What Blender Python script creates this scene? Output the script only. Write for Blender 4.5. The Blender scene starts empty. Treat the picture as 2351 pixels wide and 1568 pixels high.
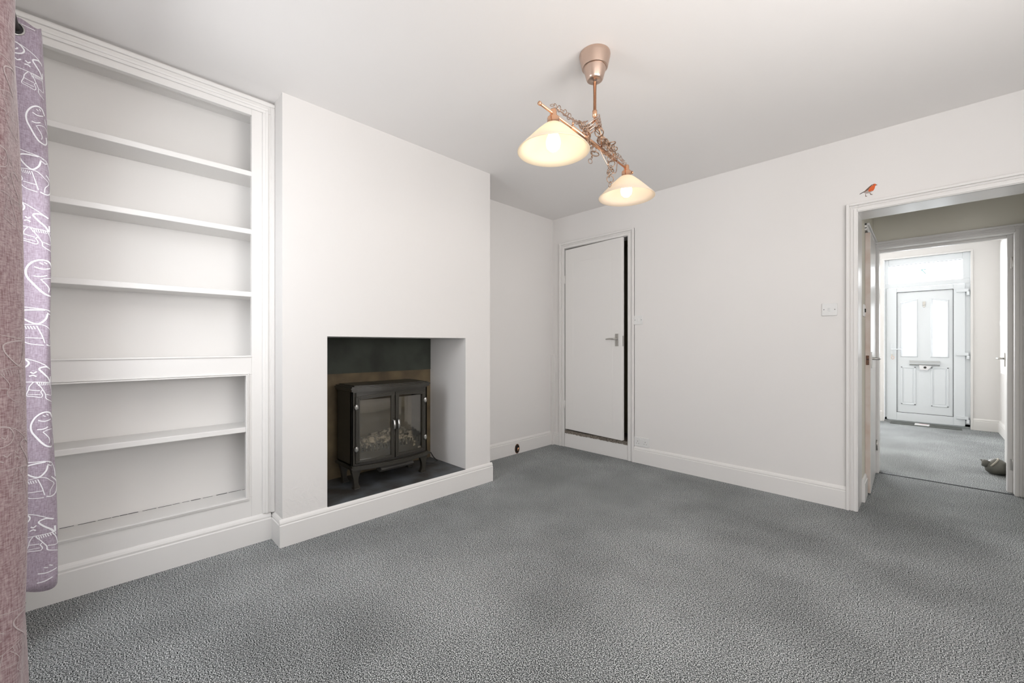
import bpy, math, random
from mathutils import Vector, Matrix
random.seed(7)
S = bpy.context.scene
COL = S.collection
H = 1.12
TH = math.radians(45.2)

# ---------------------------------------------------------------- camera
cd = bpy.data.cameras.new('camera'); cam = bpy.data.objects.new('camera', cd); COL.objects.link(cam)
cam.location = (0, 0, H); cam.rotation_euler = (math.pi/2, 0, TH)
cd.sensor_width = 36; cd.lens = 36*937/2351; cd.shift_y = 6/2351; cd.clip_start = .02
S.camera = cam
# ---------------------------------------------------------------- world, exposure, daylight
S.view_settings.view_transform = 'Standard'; S.view_settings.look = 'None'
S.view_settings.gamma = 1; S.view_settings.use_curve_mapping = False
S.view_settings.exposure = 0.18
w = bpy.data.worlds.new('overcast'); S.world = w; w.use_nodes = True
w.node_tree.nodes['Background'].inputs[0].default_value = (.93, .96, 1, 1)
w.node_tree.nodes['Background'].inputs[1].default_value = 2.2

def area(name, loc, rot, sx, sy, power, col=(1, 1, 1), spread=180):
    l = bpy.data.lights.new(name, 'AREA'); l.shape = 'RECTANGLE'; l.size = sx; l.size_y = sy
    l.energy = power; l.color = col; l.spread = math.radians(spread)
    o = bpy.data.objects.new(name, l); COL.objects.link(o); o.location = loc; o.rotation_euler = rot
    return o
PI = math.pi
# daylight coming in through the window behind the camera and the front door, plus fill from added windows
area('window_daylight', (-1.83, -.345, 1.5), (PI/2-.45, 0, 0), .72, 1.45, 14.5, (.94, .97, 1))
area('added_window_fill', (.75, -.345, 1.5), (PI/2+.6, 0, 0), .9, 1.3, 28, (1, .97, .95))  # general fill from an added, unseen window right of the camera
area('added_side_window_fill', (1.48, 1.1, 1.5), (PI/2+.62, 0, PI/2), 1.55, 1.25, 27, (1, .94, .90), 130)  # fill from an added, unseen window in the right wall
area('added_hall_fill', (-1.25, 8.12, 1.45), (PI/2-.15, 0, PI), .95, 1.3, 72, (.97, .98, 1))  # fill from an added window out of view, to brighten the hall
area('front_door_daylight', (0.02, 8.35, 1.4), (PI/2, 0, PI), .9, 2.0, 30, (.94, .98, 1))

# ---------------------------------------------------------------- materials
def mat(name, col, rough=.6, metal=0, spec=.5, bump=None, noise=None, emis=None, sheen=0):
    m = bpy.data.materials.new(name); m.use_nodes = True; nt = m.node_tree; b = nt.nodes['Principled BSDF']
    b.inputs['Base Color'].default_value = (*col, 1); b.inputs['Roughness'].default_value = rough
    b.inputs['Metallic'].default_value = metal; b.inputs['Specular IOR Level'].default_value = spec
    if sheen: b.inputs['Sheen Weight'].default_value = sheen
    if emis:
        b.inputs['Emission Color'].default_value = (*emis[0], 1); b.inputs['Emission Strength'].default_value = emis[1]
    tc = nt.nodes.new('ShaderNodeTexCoord')
    if noise:   # (scale, second colour, lo, hi)
        n = nt.nodes.new('ShaderNodeTexNoise'); n.inputs['Scale'].default_value = noise[0]; n.inputs['Detail'].default_value = 4
        r = nt.nodes.new('ShaderNodeValToRGB'); r.color_ramp.elements[0].position = noise[2]; r.color_ramp.elements[1].position = noise[3]
        r.color_ramp.elements[0].color = (*noise[1], 1); r.color_ramp.elements[1].color = (*col, 1)
        nt.links.new(tc.outputs['Object'], n.inputs['Vector']); nt.links.new(n.outputs[0], r.inputs[0]); nt.links.new(r.outputs[0], b.inputs['Base Color'])
    if bump:    # (scale, strength, distance)
        n = nt.nodes.new('ShaderNodeTexNoise'); n.inputs['Scale'].default_value = bump[0]; n.inputs['Detail'].default_value = 5
        bp = nt.nodes.new('ShaderNodeBump'); bp.inputs['Strength'].default_value = bump[1]; bp.inputs['Distance'].default_value = bump[2]
        nt.links.new(tc.outputs['Object'], n.inputs['Vector']); nt.links.new(n.outputs[0], bp.inputs['Height']); nt.links.new(bp.outputs[0], b.inputs['Normal'])
    return m

M = {}
M['wall'] = mat('wall_paint', (.82, .802, .785), .8, spec=.25, bump=(9, .12, .006))
M['ceil'] = mat('ceiling_paint', (.89, .87, .855), .85, spec=.2, bump=(6, .15, .01))
M['gloss'] = mat('white_gloss_wood', (.83, .815, .795), .3, spec=.5, bump=(14, .06, .004))
M['satin'] = mat('white_satin_wood', (.83, .815, .795), .45, spec=.4, bump=(18, .08, .003))
M['lobby'] = mat('lobby_wall_paint', (.84, .81, .71), .8, spec=.2)
M['upvc'] = mat('white_upvc', (.82, .86, .89), .3)
M['seam'] = mat('door_seal_black', (.03, .035, .04), .6)
M['plastic'] = mat('white_plastic', (.80, .80, .79), .3)
M['hole'] = mat('socket_hole', (.02, .02, .02), .7)
M['chrome'] = mat('brushed_chrome', (.55, .54, .52), .28, metal=1)
M['steel'] = mat('letterbox_steel', (.5, .52, .53), .3, metal=1)
M['copper'] = mat('warm_brushed_metal', (.80, .47, .30), .25, metal=1)
M['rose'] = mat('brushed_ceiling_cup', (.62, .47, .39), .30, metal=1)
M['chain'] = mat('aged_chain_metal', (.40, .27, .19), .35, metal=1)
M['cast'] = mat('black_cast_iron', (.034, .031, .024), .34, spec=.5, bump=(160, .12, .002))
M['fender'] = mat('worn_fender_iron', (.045, .04, .03), .45)
M['screen'] = mat('brown_flame_screen', (.14, .12, .09), .6)
M['castd'] = mat('black_inner_iron', (.04, .038, .034), .6)
M['slate'] = mat('slate_hearth', (.10, .11, .12), .5, noise=(7, (.045, .04, .035), .35, .65), bump=(20, .25, .01))
M['soot'] = mat('dark_green_fire_board', (.045, .052, .040), .75, noise=(5, (.022, .024, .018), .3, .6))
M['brown'] = mat('brown_fire_board', (.17, .125, .065), .7, noise=(6, (.07, .05, .028), .3, .7))
M['coal'] = mat('grey_coal', (.5, .47, .43), .3, noise=(40, (.09, .08, .07), .42, .6), bump=(60, .6, .01))
M['wood'] = mat('bare_door_edge', (.70, .62, .57), .6, noise=(8, (.62, .50, .43), .3, .6))
M['jute'] = mat('brown_carpet_edge', (.38, .33, .28), .95, noise=(150, (.12, .10, .08), .35, .65), bump=(200, 1, .006))
M['rust'] = mat('rusty_pipe', (.20, .09, .05), .6, noise=(60, (.05, .03, .02), .4, .6))
M['mat'] = mat('dark_door_mat', (.12, .13, .12), .95, bump=(300, .8, .004))
M['paper'] = mat('white_paper', (.85, .85, .86), .6)
M['stop'] = mat('grey_door_stop', (.17, .165, .14), .45, noise=(12, (.10, .10, .085), .3, .7), bump=(30, .2, .004))
M['stop2'] = mat('pale_door_stop_band', (.42, .39, .33), .6)
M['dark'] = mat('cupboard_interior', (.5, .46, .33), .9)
M['red'] = mat('robin_breast', (.72, .12, .02), .6)
M['rbrown'] = mat('robin_back', (.16, .09, .06), .6)
M['rgrey'] = mat('robin_belly', (.45, .38, .35), .6)
M['ink'] = mat('dark_ink', (.03, .025, .02), .6)
M['pink'] = mat('pink_print', (.6, .3, .35), .6)

def carpet():
    m = mat('speckled_grey_carpet', (.2, .2, .2), .95, spec=.1); nt = m.node_tree; b = nt.nodes['Principled BSDF']
    tc = nt.nodes.new('ShaderNodeTexCoord')
    n = nt.nodes.new('ShaderNodeTexNoise'); n.inputs['Scale'].default_value = 250; n.inputs['Detail'].default_value = 2; n.inputs['Roughness'].default_value = .6
    r = nt.nodes.new('ShaderNodeValToRGB'); e = r.color_ramp.elements
    e[0].position = .39; e[0].color = (.012, .014, .014, 1); e[1].position = .62; e[1].color = (.82, .85, .85, 1)
    c = e.new(.49); c.color = (.15, .162, .165, 1)
    big = nt.nodes.new('ShaderNodeTexNoise'); big.inputs['Scale'].default_value = 1.6; big.inputs['Detail'].default_value = 3
    mr = nt.nodes.new('ShaderNodeMapRange'); mr.inputs[1].default_value = .35; mr.inputs[2].default_value = .65; mr.inputs[3].default_value = .82; mr.inputs[4].default_value = 1.18
    mx = nt.nodes.new('ShaderNodeMix'); mx.data_type = 'RGBA'; mx.blend_type = 'MULTIPLY'; mx.inputs[0].default_value = 1
    nt.links.new(tc.outputs['Object'], n.inputs['Vector']); nt.links.new(tc.outputs['Object'], big.inputs['Vector'])
    nt.links.new(n.outputs[0], r.inputs[0]); nt.links.new(big.outputs[0], mr.inputs[0])
    nt.links.new(r.outputs[0], mx.inputs[6]); nt.links.new(mr.outputs[0], mx.inputs[7]); nt.links.new(mx.outputs[2], b.inputs['Base Color'])
    bp = nt.nodes.new('ShaderNodeBump'); bp.inputs['Strength'].default_value = .8; bp.inputs['Distance'].default_value = .005
    nt.links.new(n.outputs[0], bp.inputs['Height']); nt.links.new(bp.outputs[0], b.inputs['Normal'])
    return m
M['carpet'] = carpet()

def plaster():      # chimney breast: same paint, rough patch of filler low on the left corner
    m = mat('chimney_paint', (.80, .782, .765), .8, spec=.25); nt = m.node_tree; b = nt.nodes['Principled BSDF']
    tc = nt.nodes.new('ShaderNodeTexCoord')
    n = nt.nodes.new('ShaderNodeTexNoise'); n.inputs['Scale'].default_value = 9; n.inputs['Detail'].default_value = 5
    n2 = nt.nodes.new('ShaderNodeTexNoise'); n2.inputs['Scale'].default_value = 22; n2.inputs['Detail'].default_value = 6; n2.inputs['Distortion'].default_value = 1.5
    vm = nt.nodes.new('ShaderNodeVectorMath'); vm.operation = 'DISTANCE'; vm.inputs[1].default_value = (-2.5, .76, .16)
    mr = nt.nodes.new('ShaderNodeMapRange'); mr.inputs[1].default_value = .12; mr.inputs[2].default_value = .26; mr.inputs[3].default_value = 1.5; mr.inputs[4].default_value = 0
    mu = nt.nodes.new('ShaderNodeMath'); mu.operation = 'MULTIPLY'; ad = nt.nodes.new('ShaderNodeMath'); ad.operation = 'ADD'
    ms = nt.nodes.new('ShaderNodeMath'); ms.operation = 'MULTIPLY'; ms.inputs[1].default_value = .5
    bp = nt.nodes.new('ShaderNodeBump'); bp.inputs['Strength'].default_value = .35; bp.inputs['Distance'].default_value = .008
    L = nt.links.new
    L(tc.outputs['Object'], n.inputs['Vector']); L(tc.outputs['Object'], n2.inputs['Vector']); L(tc.outputs['Object'], vm.inputs[0])
    L(vm.outputs['Value'], mr.inputs[0]); L(mr.outputs[0], mu.inputs[0]); L(n2.outputs[0], mu.inputs[1])
    L(n.outputs[0], ms.inputs[0]); L(ms.outputs[0], ad.inputs[0]); L(mu.outputs[0], ad.inputs[1]); L(ad.outputs[0], bp.inputs['Height']); L(bp.outputs[0], b.inputs['Normal'])
    return m
M['plaster'] = plaster()

def cloth(c0=(.40, .31, .38), c1=(.66, .58, .67), nm='mauve_curtain_cloth'):
    m = mat(nm, (.36, .25, .28), .85, spec=.2, sheen=.4); nt = m.node_tree; b = nt.nodes['Principled BSDF']
    tc = nt.nodes.new('ShaderNodeTexCoord'); L = nt.links.new
    mp = nt.nodes.new('ShaderNodeMapping'); mp.inputs['Scale'].default_value = (1, 1, .12)
    mp2 = nt.nodes.new('ShaderNodeMapping'); mp2.inputs['Scale'].default_value = (.25, .25, 1)
    a = nt.nodes.new('ShaderNodeTexNoise'); a.inputs['Scale'].default_value = 420; a.inputs['Detail'].default_value = 3
    c = nt.nodes.new('ShaderNodeTexNoise'); c.inputs['Scale'].default_value = 380; c.inputs['Detail'].default_value = 3
    L(tc.outputs['Object'], mp.inputs[0]); L(tc.outputs['Object'], mp2.inputs[0]); L(mp.outputs[0], a.inputs[0]); L(mp2.outputs[0], c.inputs[0])
    ad = nt.nodes.new('ShaderNodeMath'); ad.operation = 'ADD'; L(a.outputs[0], ad.inputs[0]); L(c.outputs[0], ad.inputs[1])
    r = nt.nodes.new('ShaderNodeValToRGB'); e = r.color_ramp.elements
    e[0].position = .36; e[0].color = (*c0, 1); e[1].position = .68; e[1].color = (*c1, 1)
    hf = nt.nodes.new('ShaderNodeMath'); hf.operation = 'MULTIPLY'; hf.inputs[1].default_value = .5
    L(ad.outputs[0], hf.inputs[0]); L(hf.outputs[0], r.inputs[0]); L(r.outputs[0], b.inputs['Base Color'])
    bp = nt.nodes.new('ShaderNodeBump'); bp.inputs['Strength'].default_value = .3; bp.inputs['Distance'].default_value = .001
    L(hf.outputs[0], bp.inputs['Height']); L(bp.outputs[0], b.inputs['Normal'])
    tr = nt.nodes.new('ShaderNodeBsdfTranslucent'); L(r.outputs[0], tr.inputs[0])
    mx = nt.nodes.new('ShaderNodeMixShader'); mx.inputs[0].default_value = .25
    out = nt.nodes['Material Output']; L(b.outputs[0], mx.inputs[1]); L(tr.outputs[0], mx.inputs[2]); L(mx.outputs[0], out.inputs[0])
    return m
M['cloth'] = cloth()
M['cloth_backlit'] = cloth((.29, .17, .18), (.64, .52, .53), 'mauve_curtain_backlit')  # near curtain: darker, redder cloth, its back-lit shade painted into the colour
M['print'] = mat('white_curtain_print', (.92, .91, .93), .7)

def glassmix(name, gloss=.12, tint=(1, 1, 1), rough=.02, trans=None):
    m = bpy.data.materials.new(name); m.use_nodes = True; nt = m.node_tree; nt.nodes.remove(nt.nodes['Principled BSDF'])
    t = nt.nodes.new('ShaderNodeBsdfTransparent'); t.inputs[0].default_value = (*tint, 1)
    g = nt.nodes.new('ShaderNodeBsdfGlossy'); g.inputs['Roughness'].default_value = rough
    mx = nt.nodes.new('ShaderNodeMixShader'); mx.inputs[0].default_value = gloss
    nt.links.new(t.outputs[0], mx.inputs[1]); nt.links.new(g.outputs[0], mx.inputs[2])
    last = mx
    if trans:
        d = nt.nodes.new('ShaderNodeBsdfTranslucent'); d.inputs[0].default_value = (.95, .97, 1, 1)
        m2 = nt.nodes.new('ShaderNodeMixShader'); m2.inputs[0].default_value = trans
        nt.links.new(mx.outputs[0], m2.inputs[1]); nt.links.new(d.outputs[0], m2.inputs[2]); last = m2
    nt.links.new(last.outputs[0], nt.nodes['Material Output'].inputs[0])
    return m
M['pane'] = glassmix('window_glass', .05)
M['num'] = glassmix('pale_glass_number', .02, (.27, .42, .41))
M['frost'] = glassmix('frosted_glass', .04, trans=.25)
M['stoveglass'] = glassmix('smoked_stove_glass', .13, (.92, .89, .82), .04)

def shademat():
    m = mat('opal_glass', (.93, .88, .80), .3); nt = m.node_tree; b = nt.nodes['Principled BSDF']
    tr = nt.nodes.new('ShaderNodeBsdfTranslucent'); tr.inputs[0].default_value = (1, .88, .70, 1)
    mx = nt.nodes.new('ShaderNodeMixShader'); mx.inputs[0].default_value = .45
    nt.links.new(b.outputs[0], mx.inputs[1]); nt.links.new(tr.outputs[0], mx.inputs[2]); nt.links.new(mx.outputs[0], nt.nodes['Material Output'].inputs[0])
    return m
M['shade'] = shademat()
M['bulb'] = mat('lit_bulb', (1, .95, .8), .3, emis=((1, .9, .68), 3))

# ---------------------------------------------------------------- mesh builder
class MB:
    def __init__(s): s.v = []; s.f = []; s.m = []; s.sm = []
    def add(s, vs, fs, mi=0, smooth=False):
        o = len(s.v); s.v += [tuple(p) for p in vs]
        for f in fs: s.f.append(tuple(i+o for i in f)); s.m.append(mi); s.sm.append(smooth)
        return s
    def box(s, x0, x1, y0, y1, z0, z1, mi=0):
        x0, x1 = sorted((x0, x1)); y0, y1 = sorted((y0, y1)); z0, z1 = sorted((z0, z1))
        v = [(x, y, z) for x in (x0, x1) for y in (y0, y1) for z in (z0, z1)]
        return s.add(v, [(0, 1, 3, 2), (4, 6, 7, 5), (0, 4, 5, 1), (2, 3, 7, 6), (0, 2, 6, 4), (1, 5, 7, 3)], mi)
    def prism(s, poly, ax, a, b, mi=0, smooth=False):
        """poly: 2D points in the two other axes (order x,y,z minus ax), extruded from a to b."""
        def P(p, t):
            return {'x': (t, p[0], p[1]), 'y': (p[0], t, p[1]), 'z': (p[0], p[1], t)}[ax]
        n = len(poly); v = [P(p, a) for p in poly]+[P(p, b) for p in poly]
        return s.add(v, [tuple(range(n)), tuple(range(2*n-1, n-1, -1))], mi).add(v, [(i, (i+1) % n, (i+1) % n+n, i+n) for i in range(n)], mi, smooth)
    def lathe(s, prof, c=(0, 0, 0), n=32, mi=0, ax='z', smooth=True, caps=False):
        v = []
        for r, h in prof:
            for k in range(n):
                a = 2*PI*k/n; x, y = r*math.cos(a), r*math.sin(a)
                q = {'z': (x, y, h), 'x': (h, x, y), 'y': (x, h, y)}[ax]
                v.append((q[0]+c[0], q[1]+c[1], q[2]+c[2]))
        f = [(i*n+k, i*n+(k+1) % n, (i+1)*n+(k+1) % n, (i+1)*n+k) for i in range(len(prof)-1) for k in range(n)]
        s.add(v, f, mi, smooth)
        if caps:
            o = len(s.v)-len(v)
            s.f.append(tuple(o+k for k in range(n))); s.m.append(mi); s.sm.append(False)
            s.f.append(tuple(o+(len(prof)-1)*n+k for k in range(n))); s.m.append(mi); s.sm.append(False)
        return s
    def tube(s, pts, r, n=8, mi=0, closed=False):
        pts = [Vector(p) for p in pts]; N = len(pts); v = []
        rs = r if isinstance(r, (list, tuple)) else [r]*N
        up = Vector((0, 0, 1)); prev = None
        for i, p in enumerate(pts):
            if closed: t = pts[(i+1) % N]-pts[i-1]
            else: t = pts[min(i+1, N-1)]-pts[max(i-1, 0)]
            t.normalize()
            if prev is None:
                a = t.cross(up)
                if a.length < .05: a = t.cross(Vector((1, 0, 0)))
            else: a = prev-t*prev.dot(t)
            a.normalize(); prev = a; b = t.cross(a)
            for k in range(n):
                q = 2*PI*k/n; v.append(p+(a*math.cos(q)+b*math.sin(q))*rs[i])
        m = N if closed else N-1
        f = [(i*n+k, i*n+(k+1) % n, ((i+1) % N)*n+(k+1) % n, ((i+1) % N)*n+k) for i in range(m) for k in range(n)]
        if not closed: f += [tuple(range(n-1, -1, -1)), tuple((N-1)*n+k for k in range(n))]
        return s.add(v, f, mi, True)
    def build(s, name, mats, parent=None, bevel=0, kind=None, seg=2):
        me = bpy.data.meshes.new(name); me.from_pydata(s.v, [], s.f)
        for m in (mats if isinstance(mats, (list, tuple)) else [mats]): me.materials.append(M[m] if isinstance(m, str) else m)
        for p, i, q in zip(me.polygons, s.m, s.sm): p.material_index = i; p.use_smooth = q
        import bmesh
        bm = bmesh.new(); bm.from_mesh(me); bmesh.ops.recalc_face_normals(bm, faces=bm.faces); bm.to_mesh(me); bm.free()
        o = bpy.data.objects.new(name, me); COL.objects.link(o)
        if bevel:
            b = o.modifiers.new('bevel', 'BEVEL'); b.width = bevel; b.segments = seg; b.limit_method = 'ANGLE'; b.angle_limit = math.radians(40)
        if parent is not None:
            o.parent = parent; o.matrix_parent_inverse = Matrix.Translation(parent.location).inverted()
        elif kind: o['kind'] = kind
        return o
def struct(name, mb, m, bevel=0): return mb.build(name, m, None, bevel, 'structure')
def empty(name, loc):
    o = bpy.data.objects.new(name, None); o.location = loc; o.empty_display_size = .05; COL.objects.link(o); return o
def thing(name, loc, label, cat, group=None):
    return tag(empty(name, loc), label, cat, group)
def tag(o, label, cat, group=None):
    o['label'] = label; o['category'] = cat
    if group: o['group'] = group
    return o
def sdoor(name, loc, label):
    o = empty(name, loc); o['kind'] = 'structure'; o['label'] = label; o['category'] = 'door'; return o

# key planes
XL, XC, XF = -2.94, -2.5, -2.66      # alcove wall, chimney face, bookcase frame face
YF, YN, ZC = 3.567, -.36, 2.515      # far wall, window wall, ceiling
XR = 1.5
# ================================================================ room shell
struct('floor', MB().box(-3.1, XR+.1, -.5, 4.77, -.06, 0).box(-2.2, XR+.1, 4.782, 8.3, -.06, 0), 'carpet')
struct('trim_1', MB().box(-.5, .9, 4.768, 4.784, -.03, .004), 'seam')                 # dark joint between the two carpets
struct('ceiling', MB().box(-3.1, XR+.1, -.5, YF, ZC, ZC+.1), 'ceil')
struct('ceiling_hall', MB().box(-2.2, XR+.1, YF, 8.3, ZC, ZC+.1), 'ceil')
struct('wall_left', MB().box(XL-.1, XL, -.5, .69, 0, ZC).box(XL-.1, XL, 2.229, YF, 0, ZC)
       .box(XL, XL+.035, YF-.045, YF, 0, 1.0), 'wall')
FY0, FY1, FZ0, FZ1 = .932, 1.975, .15, 1.166
struct('wall_chimney', MB().box(-2.99, XC, .69, FY0, 0, ZC).box(-2.99, XC, FY1, 2.229, 0, ZC)
       .box(-2.99, XC, FY0, FY1, FZ1, ZC).box(-2.99, XC, FY0, FY1, 0, .12), 'plaster')
struct('wall_fireplace_back_upper', MB().box(-3.0, -2.982, FY0-.02, FY1+.02, .905, FZ1+.03), 'soot')
struct('wall_fireplace_back_lower', MB().box(-3.0, -2.986, FY0-.02, FY1+.02, .1, .905), 'brown')
# far wall with cupboard opening and arch
CX0, CX1, CZ0, CZ1 = -2.762, -2.003, .155, 2.158
AX0, AX1, AZ = -.305, .475, 2.0
w_ = MB()
q_ = .02
for a, b, z0, z1 in ((XL-.1, CX0-q_, 0, ZC), (CX0-q_, CX1+q_, CZ1+q_, ZC), (CX0-q_, CX1+q_, 0, CZ0-.03), (CX1+q_, AX0-q_, 0, ZC), (AX0-q_, AX1+q_, AZ+q_, ZC), (AX1+q_, XR+.1, 0, ZC)):
    w_.box(a, b, YF, YF+.13, z0, z1)
struct('wall_far', w_, 'wall')
# window wall behind the camera
WX0, WX1, WZ0, WZ1 = -2.2, -1.46, .75, 2.25
w_ = MB()
for a, b, z0, z1 in ((XL-.1, WX0, 0, ZC), (WX0, WX1, 0, WZ0), (WX0, WX1, WZ1, ZC), (WX1, .3, 0, ZC), (.3, 1.2, 0, .85), (.3, 1.2, 2.15, ZC), (1.2, XR+.1, 0, ZC)):
    w_.box(a, b, YN-.12, YN, z0, z1)
struct('wall_near', w_, 'wall')
w_ = MB()
for a, b, z0, z1 in ((YN, .3, 0, ZC), (.3, 1.9, 0, .85), (.3, 1.9, 2.15, ZC), (1.9, YF, 0, ZC)):
    w_.box(XR, XR+.1, a, b, z0, z1)
struct('wall_right', w_, 'wall')
def window(name, along, p, a0, a1, z0, z1):
    e = empty(name, ((a0+a1)/2, p, z0) if along == 'x' else (p, (a0+a1)/2, z0)); e['kind'] = 'structure'
    def bx(m, a, b, c, d, q=.03):
        return m.box(a, b, p-q, p+q, c, d) if along == 'x' else m.box(p-q, p+q, a, b, c, d)
    m = MB(); t = .05; mid = (a0+a1)/2
    bx(m, a0, a0+t, z0, z1); bx(m, a1-t, a1, z0, z1); bx(m, a0, a1, z0, z0+t); bx(m, a0, a1, z1-t, z1); bx(m, mid-.03, mid+.03, z0, z1)
    m.build('window_frame', 'upvc', e, .003)
    bx(MB(), a0+t, a1-t, z0+t, z1-t, .004).build('pane', 'pane', e)
window('window_1', 'x', YN-.07, WX0, WX1, WZ0, WZ1)
window('added_window_4', 'x', YN-.07, .3, 1.2, .85, 2.15)  # added out of view, opening for the general fill
window('added_window_2', 'y', XR+.06, .3, 1.9, .85, 2.15)  # added out of view, opening for the side fill

# skirting boards
def skirt(name, ax, a, b, face, d, h=.15, m='satin'):
    """face: wall plane; d=+1/-1 side the board sticks out to."""
    t = .017
    prof = [(0, 0), (t, 0), (t, h-.032), (t-.005, h-.028), (t-.003, h-.020), (t-.006, h-.010), (t-.011, h-.003), (.003, h), (0, h)]
    poly = [(face+d*p, z) for p, z in prof]
    mb = MB()
    if ax == 'y': mb.prism(poly, 'y', a, b)
    else: mb.prism(poly, 'x', a, b)
    return mb
def sk(name, mbs, m='satin'):
    r = MB()
    for q in mbs:
        o = len(r.v); r.v += q.v; r.f += [tuple(i+o for i in f) for f in q.f]; r.m += q.m; r.sm += q.sm
    struct(name, r, m)
sk('baseboard_chimney', [skirt('', 'y', .673, 2.246, XC, 1), skirt('', 'x', XF, XC, .69, -1), skirt('', 'x', XL, XC, 2.229, 1)])
sk('baseboard_left', [skirt('', 'y', 2.229, YF, XL, 1)])
sk('baseboard_far', [skirt('', 'x', CX1+.066, AX0-.06, YF, -1, .152), skirt('', 'x', AX1+.06, XR, YF, -1, .152), skirt('', 'x', XL, CX0-.07, YF, -1, .14)])
sk('baseboard_right', [skirt('', 'y', YN, YF, XR, -1)])
sk('baseboard_near', [skirt('', 'x', XF, XR, YN, 1)])

# stepped architraves: nested frames of growing thickness
def architrave(name, y, d, x0, x1, z1, w, m='gloss', left=True, right=True, zb=0):
    mb = MB()
    for o0, o1, t in ((0, w, .012), (w*.08, w*.38, .018), (w*.50, w*.62, .018), (w*.74, w, .026)):
        ya, yb = y, y+d*t
        if left: mb.box(x0-o1, x0-o0, ya, yb, zb, z1+o1)
        if right: mb.box(x1+o0, x1+o1, ya, yb, zb, z1+o1)
        mb.box(x0-(o0 if left else 0), x1+(o0 if right else 0), ya, yb, z1+o0, z1+o1)
    return struct(name, mb, m, .003)
architrave('trim_2', YF, -1, CX0, CX1, CZ1, .068)
architrave('trim_3', YF, -1, AX0, AX1, AZ, .062)
# arch lining: jambs and soffit
struct('trim_4', MB().box(AX0-.02, AX0, YF-.01, 3.80, 0, AZ+.02).box(AX1, AX1+.02, YF-.01, 3.80, 0, AZ+.02)
       .box(AX0-.02, AX1+.02, YF-.01, 3.80, AZ, AZ+.02), 'gloss', .003)
# cupboard lining, step riser and carpeted threshold
struct('trim_5', MB().box(CX0-.02, CX0, YF-.012, YF+.13, 0, CZ1+.02).box(CX1, CX1+.02, YF-.012, YF+.13, 0, CZ1+.02)
       .box(CX0-.02, CX1+.02, YF-.012, YF+.13, CZ1, CZ1+.02).box(CX0, CX1, YF-.008, YF+.02, 0, CZ0-.004), 'satin', .002)
tb = MB(); N = 60
pts = []
for i in range(N+1):
    x = CX0+(CX1-CX0)*i/N; pts.append((x, CZ0-.004-random.random()*.008))
for i in range(N+1):
    x = CX1-(CX1-CX0)*i/N; pts.append((x, CZ0+.025))
tb.prism(pts, 'y', YF-.011, YF-.006)
tb.box(CX0, CX1, YF-.006, YF+.32, CZ0-.01, CZ0+.025)
struct('trim_6', tb, 'jute')
# cupboard interior
struct('wall_cupboard', MB().box(CX0-.1, CX0-.02, YF+.13, 4.5, 0, 2.3).box(CX1+.02, CX1+.1, YF+.13, 4.5, 0, 2.3)
       .box(CX0-.1, CX1+.1, 4.5, 4.58, 0, 2.3).box(CX0-.1, CX1+.1, YF+.13, 4.58, 2.3, 2.38).box(CX0, CX1, YF+.3, 4.5, 0, .16), 'dark')

# ---------------------------------------------------------------- lobby and hall
YL = 4.76
HX0, HX1 = -.269, .476          # second opening
struct('wall_lobby', MB().box(-.42, -.305, 3.80, 4.02, 0, ZC).box(-.42, -.305, 4.02, YL, 1.965, ZC)
       .box(-.42, -.325, 4.02, YL, 0, 1.965).box(.95, 1.05, 3.69, YL, 0, ZC).box(-.42, -.325, YF+.13, 3.8, 0, ZC), 'lobby')
struct('wall_hall_divider', MB().box(-2.2, HX0-.015, YL, YL+.12, 0, ZC).box(HX1+.015, XR+.1, YL, YL+.12, 0, ZC).box(HX0-.015, HX1+.015, YL, YL+.12, 1.96, ZC), 'lobby')
architrave('trim_7', YL, -1, HX0, HX1, 1.945, .058)
struct('trim_8', MB().box(HX0-.015, HX0, YL-.005, YL+.13, 0, 1.96).box(HX1, HX1+.015, YL-.005, YL+.13, 0, 1.96)
       .box(HX0-.015, HX1+.015, YL-.005, YL+.13, 1.945, 1.96).box(.449, HX1, 4.835, 4.89, 0, 1.945).box(HX0, .449, 4.85, 4.89, 1.925, 1.945), 'gloss', .002)
# trim over the lobby side door
tt = MB()
for o0, o1, t in ((0, .05, .014), (.012, .022, .02), (.036, .05, .028)):
    tt.box(-.305, -.305+t, 3.99, YL-.026, 1.965+o0, 1.965+o1)
struct('trim_9', tt, 'gloss', .002)
sk('baseboard_lobby', [skirt('', 'y', 3.80, 4.0, -.305, 1, .16)])
YD = 8.1
struct('wall_front', MB().box(-2.2, -1.75, 8.04, 8.3, 0, ZC).box(-1.75, -.75, 8.04, 8.3, 0, .75).box(-1.75, -.75, 8.04, 8.3, 2.15, ZC)
       .box(-.75, -.405, 8.04, 8.3, 0, ZC).box(.445, XR+.1, 8.04, 8.3, 0, ZC).box(-.405, .445, 8.04, 8.3, 2.345, ZC), 'wall')
struct('wall_hall_right', MB().box(.69, .79, YL+.12, 8.04, 0, ZC), 'wall')
struct('wall_hall_left', MB().box(-2.2, -2.1, YL+.12, 8.04, 0, ZC), 'wall')
window('added_window_3', 'x', 8.2, -1.75, -.75, .75, 2.15)  # added out of view so that more light reaches the hall
struct('trim_10', MB().box(-.42, -.398, 8.025, 8.05, 0, 2.34).box(.44, .462, 8.025, 8.05, 0, 2.34).box(-.42, .462, 8.025, 8.05, 2.34, 2.362), 'gloss', .003)
sk('baseboard_hall', [skirt('', 'x', -2.1, -.42, 8.04, -1, .15), skirt('', 'x', .462, .69, 8.04, -1, .15), skirt('', 'y', YL+.12, 8.04, .69, -1, .15)])

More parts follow.
